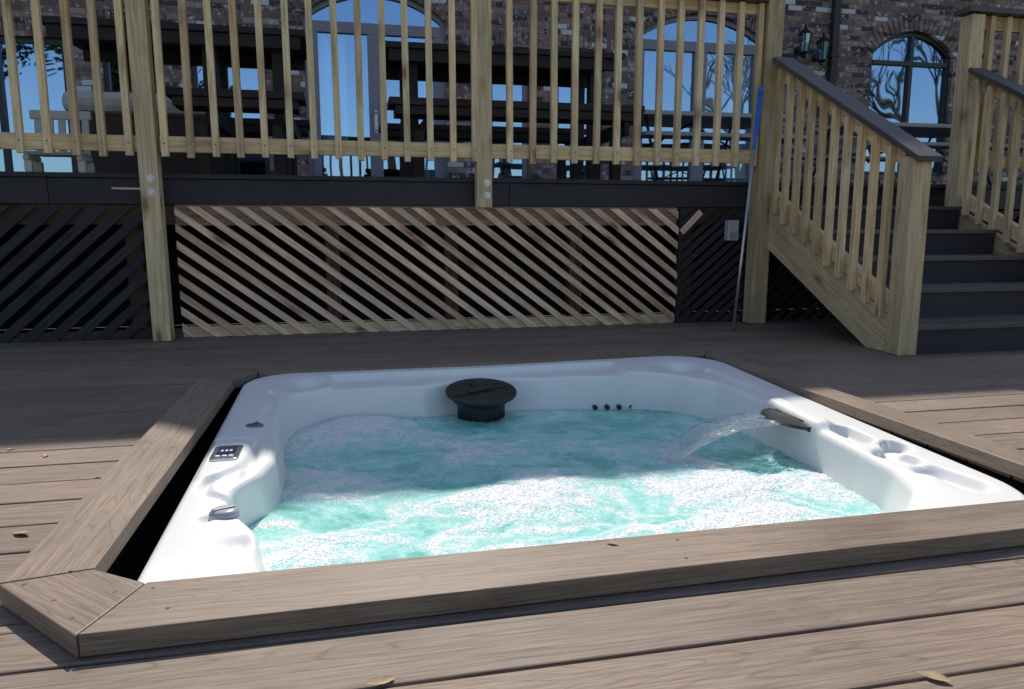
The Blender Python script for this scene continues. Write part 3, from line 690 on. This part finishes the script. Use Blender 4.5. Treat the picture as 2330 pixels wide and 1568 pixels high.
m=MB(); m.face([(X0+.1,9.6,.9),(X1-.1,9.6,.9),(X1-.1,9.6,4),(X0+.1,9.6,4)]); m.face([(X0+.1,8.7,.94),(X1-.1,8.7,.94),(X1-.1,9.6,.94),(X0+.1,9.6,.94)]); m.face([(X0+.1,8.7,3.4),(X1-.1,8.7,3.4),(X1-.1,9.6,3.4),(X0+.1,9.6,3.4)])
m.obj('interior',M_void,HS,org)  # unlit rooms painted as black planes
EZ=6.92; EY=8.2
m=MB()
m.face([(X0-.4,EY,EZ),(X1+.4,EY,EZ),(X1+.4,12.5,EZ+2.4),(X0-.4,12.5,EZ+2.4)]); m.face([(X0-.4,16.6,EZ),(X0-.4,12.5,EZ+2.4),(X1+.4,12.5,EZ+2.4),(X1+.4,16.6,EZ)])
m.box(X0-.4,X1+.4,EY,YH+.1,EZ-.16,EZ-.01)
dz=.24  # unseen dormer hump, shaped to set the shadow edge across the tub
m.face([(-.15,EY+.02,EZ-.05),(2.3,EY+.02,EZ-.05),(1.6,EY+.02,EZ+dz),(.1,EY+.02,EZ+dz)]); m.face([(.1,EY+.02,EZ+dz),(1.6,EY+.02,EZ+dz),(1.6,EY+.6,EZ+dz),(.1,EY+.6,EZ+dz)])
m.face([(-.15,EY+.02,EZ-.05),(.1,EY+.02,EZ+dz),(.1,EY+.6,EZ+dz)]); m.face([(2.3,EY+.02,EZ-.05),(1.6,EY+.6,EZ+dz),(1.6,EY+.02,EZ+dz)])
m.obj('roof',M_roof,HS,org)
m=MB(); m.box(5.90,5.99,YH-.085,YH-.012,.95,6.7)
for z in (1.6,2.7,3.9): m.box(5.88,6.01,YH-.09,YH-.002,z,z+.03)
m.obj('downspout',M_gutter,HS,org,bevel=.01)
for i,(lx,lz) in enumerate(((5.47,2.82),(5.72,2.74))):
    og=(lx,YH-.15,lz); T=thing('wall_lantern','black iron wall lantern with glass sides on the brick','lantern',og,'lanterns on the brick wall')
    m=MB(); m.cyl((lx,YH-.16,lz-.13),(lx,YH-.16,lz-.10),.02,.05,n=6); m.cyl((lx,YH-.16,lz+.10),(lx,YH-.16,lz+.17),.095,.02,n=6); m.cyl((lx,YH-.16,lz+.17),(lx,YH-.16,lz+.21),.012,.02,n=6)
    for k in range(6):
        t=math.pi*k/3; c,s=math.cos(t),math.sin(t); m.cyl((lx+.05*c,YH-.16+.05*s,lz-.10),(lx+.08*c,YH-.16+.08*s,lz+.10),.006,n=5)
    m.cyl((lx,YH-.01,lz-.05),(lx,YH-.16,lz-.16),.01,n=6); m.cyl((lx,YH-.02,lz-.05),(lx,YH-.002,lz-.05),.045,n=12)
    m.obj('lantern_cage',M_blackmetal,T,og)
    m=MB(); m.cyl((lx,YH-.16,lz-.10),(lx,YH-.16,lz+.10),.045,.073,n=6); m.obj('lamp_glass',M_glass,T,og)
# ------------------------------------------------------------------ furniture on upper deck
def picnic(x0,x1,label,yc=5.65,zt=1.87,zb=1.45,b0=None):
    b0=x0 if b0 is None else b0
    org=((x0+x1)/2,yc,ZF1); T=thing('picnic_table',label,'picnic table',org,'brown picnic tables on the raised deck')
    m=MB()
    for k in range(5): m.box(x0,x1,yc-.37+k*.15,yc-.37+k*.15+.142,zt-.04,zt)
    m.box(x0+.03,x1-.03,yc-.35,yc-.31,zt-.12,zt-.042); m.box(x0+.03,x1-.03,yc+.31,yc+.35,zt-.12,zt-.042)
    m.obj('table_top',M_table,T,org,bevel=.003)
    for sgn in (-1,1):
        m=MB(); c=yc+sgn*.62
        m.box(b0,x1,c-.14,c-.003,zb-.045,zb); m.box(b0,x1,c+.003,c+.14,zb-.045,zb); m.box(b0+.04,x1-.04,c-.12,c+.12,zb-.10,zb-.047); m.obj('bench',M_table,T,org,bevel=.003)
    for x in (b0+.14,x1-.22):
        m=MB(); m.box(x,x+.09,yc-.25,yc-.16,ZF1+.003,zt-.042); m.box(x,x+.09,yc+.16,yc+.25,ZF1+.003,zt-.042); m.box(x+.092,x+.13,yc-.72,yc+.72,zb-.19,zb-.102)
        m.box(x+.02,x+.08,yc-.70,yc-.62,ZF1+.003,zb-.19);m.box(x+.02,x+.08,yc+.62,yc+.70,ZF1+.003,zb-.19)
        m.obj('leg',M_table,T,org,bevel=.003)
picnic(-1.75,-.21,'dark brown wooden picnic table with benches near the beige loveseat',yc=5.6,zt=1.90,b0=-1.0)
picnic(.30,2.0,'dark brown wooden picnic table with attached benches by the railing')
def folding(x0,x1,yc,label,zt=1.56):
    org=((x0+x1)/2,yc,ZF1); T=thing('folding_table',label,'folding table',org,'pale folding tables on the raised deck')
    m=MB(); m.prism([((x0+x1)/2+a,yc+b_) for a,b_ in rrect(-(x1-x0)/2,(x1-x0)/2,-.36,.36,(.05,)*4,5)],zt-.035,zt); m.obj('table_top',M_tbl,T,org,bevel=.006)
    for s in (-1,1):
        m=MB(); m.prism([((x0+x1)/2+a,yc+s*.62+b_) for a,b_ in rrect(-(x1-x0)/2,(x1-x0)/2,-.12,.12,(.04,)*4,5)],zt-.24,zt-.21); m.obj('bench',M_tbl,T,org,bevel=.005)
    m=MB()
    for x in (x0+.2,x1-.2):
        for s in (-1,1):
            m.cyl((x,yc+s*.25,zt-.04),(x,yc+s*.55,ZF1+.012),.012,n=8); m.cyl((x,yc+s*.62,zt-.24),(x,yc+s*.35,zt-.35),.01,n=8)
        m.cyl((x,yc-.55,ZF1+.012),(x,yc+.55,ZF1+.012),.012,n=8); m.cyl((x,yc,zt-.3),((x0+x1)/2,yc,zt-.05),.009,n=8)
    m.obj('leg',M_blackmetal,T,org)
folding(2.20,3.62,6.1,'pale grey folding picnic table with black metal legs')
folding(4.35,5.9,6.3,'pale grey folding table standing beyond the stairs')
org=(-1.55,6.7,ZF1); T=thing('loveseat','brown wicker loveseat with a beige cushion over its back','sofa',org)
m=MB(); m.box(-2.0,-.95,6.45,6.57,ZF1+.08,1.52); m.box(-2.0,-1.88,6.57,7.1,ZF1+.08,1.40); m.box(-1.07,-.95,6.57,7.1,ZF1+.08,1.40); m.box(-1.88,-1.07,6.57,7.1,ZF1+.08,1.24)
for x in (-1.97,-1.02):
    for y in (6.48,7.04): m.box(x,x+.05,y,y+.05,ZF1+.003,ZF1+.08)
m.obj('frame',M_wicker,T,org,bevel=.02)
m=MB(); m.box(-2.05,-.92,6.40,6.66,1.50,1.66); m.obj('cushion',M_beige,T,org,bevel=.055)
org=(-1.6,4.85,ZF1); T=thing('lounge_chair','low white plastic slatted lounge chair on the raised deck','chair',org)
m=MB()
for k in range(3): m.box(-1.72,-1.42,4.72+k*.06,4.765+k*.06,ZF1+.10,ZF1+.12)
for x in (-1.72,-1.45): m.box(x,x+.03,4.71,4.90,ZF1+.07,ZF1+.099); m.box(x,x+.04,4.72,4.76,ZF1+.003,ZF1+.07); m.box(x,x+.04,4.86,4.90,ZF1+.003,ZF1+.07)
m.obj('seat',M_white,T,org,bevel=.006)
m=MB()
for k in range(5): m.beam((-1.70+k*.062,4.91,ZF1+.11),(-1.70+k*.062,4.93,ZF1+.33),.04,.015,up=(0,1,0))
m.beam((-1.74,4.93,ZF1+.34),(-1.42,4.93,ZF1+.34),.03,.05); m.obj('backrest',M_white,T,org,bevel=.006)
# ------------------------------------------------------------------ fallen leaves
LP=[(-.693,1.698,0,.022),(-.855,2.30,0,.015),(.028,1.002,0,.022),(.813,.839,0,.022),(.487,1.30,.041,.013),(-.658,2.63,0,.011),(-.88,2.80,0,.011),(-.98,2.39,0,.012),(-.655,2.07,0,.009),(-.78,2.92,0,.010),(.9,3.9,0,.012),(-.64,2.78,0,.009)]
for i,(x,y,z,s) in enumerate(LP):
    me=D.meshes.new('fallen_leaf'); rr=random.Random(i); V=[];F=[]; n=8
    for k in range(n+1):
        t=k/n; w=.42*math.sin(math.pi*min(1,t*.97+.02))**.8; cz=.22*(t-.5)**2*4*.5
        for q in (-1,0,1): V.append((s*(t*2-1),s*w*q,s*(cz+.22*abs(q)*w*2)+.002))
    for k in range(n):
        for q in range(2): F.append((k*3+q,k*3+q+1,k*3+q+4,k*3+q+3))
    me.from_pydata(V,[],F); me.materials.append(M_leaf); me.polygons.foreach_set('use_smooth',[True]*len(F))
    o=D.objects.new('fallen_leaf',me); COL.objects.link(o); o.location=(x,y,z+.001); o.rotation_euler=(rr.uniform(-.15,.15),rr.uniform(-.15,.15),rr.uniform(0,6.28))
    tag(o,'small dry curled leaf lying on the brown decking','leaf','dry leaves scattered on the deck')
# ------------------------------------------------------------------ trees mirrored in windows
def tree(x,y,h,leafy,seed,label):
    org=(x,y,-.62); T=thing('tree',label,'tree',org); rr=random.Random(seed)
    m=MB(); tips=[]
    def br(p,d,l,r,dep):
        q=p+d*l; m.cyl(p,q,r,r*.68,n=7,cap=False)
        if dep==0 or r<.012: tips.append(q); return
        for k in range(3 if dep>2 else 2+(rr.random()<.5)):
            nd=(d+Vector((rr.uniform(-1,1),rr.uniform(-1,1),rr.uniform(-.3,.7)))*.62).normalized(); br(q,nd,l*rr.uniform(.62,.85),r*.64,dep-1)
        tips.append(q)
    br(Vector(org),Vector((0,0,1)),h*.26,h*.022,6)
    m.obj('trunk',M_bark,T,org)
    if leafy:
        m=MB()
        for t in tips:
            for k in range(14):
                c=t+Vector((rr.gauss(0,.45),rr.gauss(0,.45),rr.gauss(0,.4))); a_=Vector((rr.uniform(-1,1),rr.uniform(-1,1),rr.uniform(-1,1))).normalized()*.16; b_=a_.orthogonal().normalized()*.10
                m.face([c-a_,c-b_,c+a_,c+b_])
        m.obj('crown',M_fol,T,org)
tree(-15,-19,13,True,1,'leafy evergreen tree mirrored in the house windows')
tree(-8.5,-22,11,True,2,'leafy evergreen tree mirrored in the house windows')
tree(22,-22,13,False,3,'bare winter tree mirrored in the arched window')
tree(33,-20,15,False,4,'bare winter tree mirrored in the arched window')
# ------------------------------------------------------------------ light
EL=math.radians(50); AZ=math.radians(5)
s=Vector((math.sin(AZ)*math.cos(EL),math.cos(AZ)*math.cos(EL),math.sin(EL)))
ld=D.lights.new('sun','SUN'); ld.energy=4.5; ld.angle=math.radians(.5); ld.color=(1,.95,.87)
lo=D.objects.new('sun',ld); lo.rotation_euler=(-s).to_track_quat('-Z','Y').to_euler(); COL.objects.link(lo)
w=D.worlds.new('World'); SC.world=w; w.use_nodes=True; nt=w.node_tree
sk=nt.nodes.new('ShaderNodeTexSky'); sk.sky_type='NISHITA'; sk.sun_disc=False; sk.sun_elevation=EL; sk.sun_rotation=AZ
nt.links.new(sk.outputs[0],nt.nodes['Background'].inputs[0]); nt.nodes['Background'].inputs[1].default_value=.15
SC.view_settings.view_transform='Standard'; SC.view_settings.look='None'; SC.view_settings.exposure=0
# ------------------------------------------------------------------ camera
p,yaw=.157,.218
Fv=Vector((math.sin(yaw)*math.cos(p),math.cos(yaw)*math.cos(p),-math.sin(p))); Rv=Vector((math.cos(yaw),-math.sin(yaw),0)); Uv=Rv.cross(Fv)
cd=D.cameras.new('camera'); cd.sensor_width=36; cd.lens=1700/2330*36; cd.clip_end=1000; cd.clip_start=.05
co=D.objects.new('camera',cd); co.matrix_world=Matrix.Translation((0,0,.65))@Matrix((Rv,Uv,-Fv)).transposed().to_4x4(); COL.objects.link(co); SC.camera=co
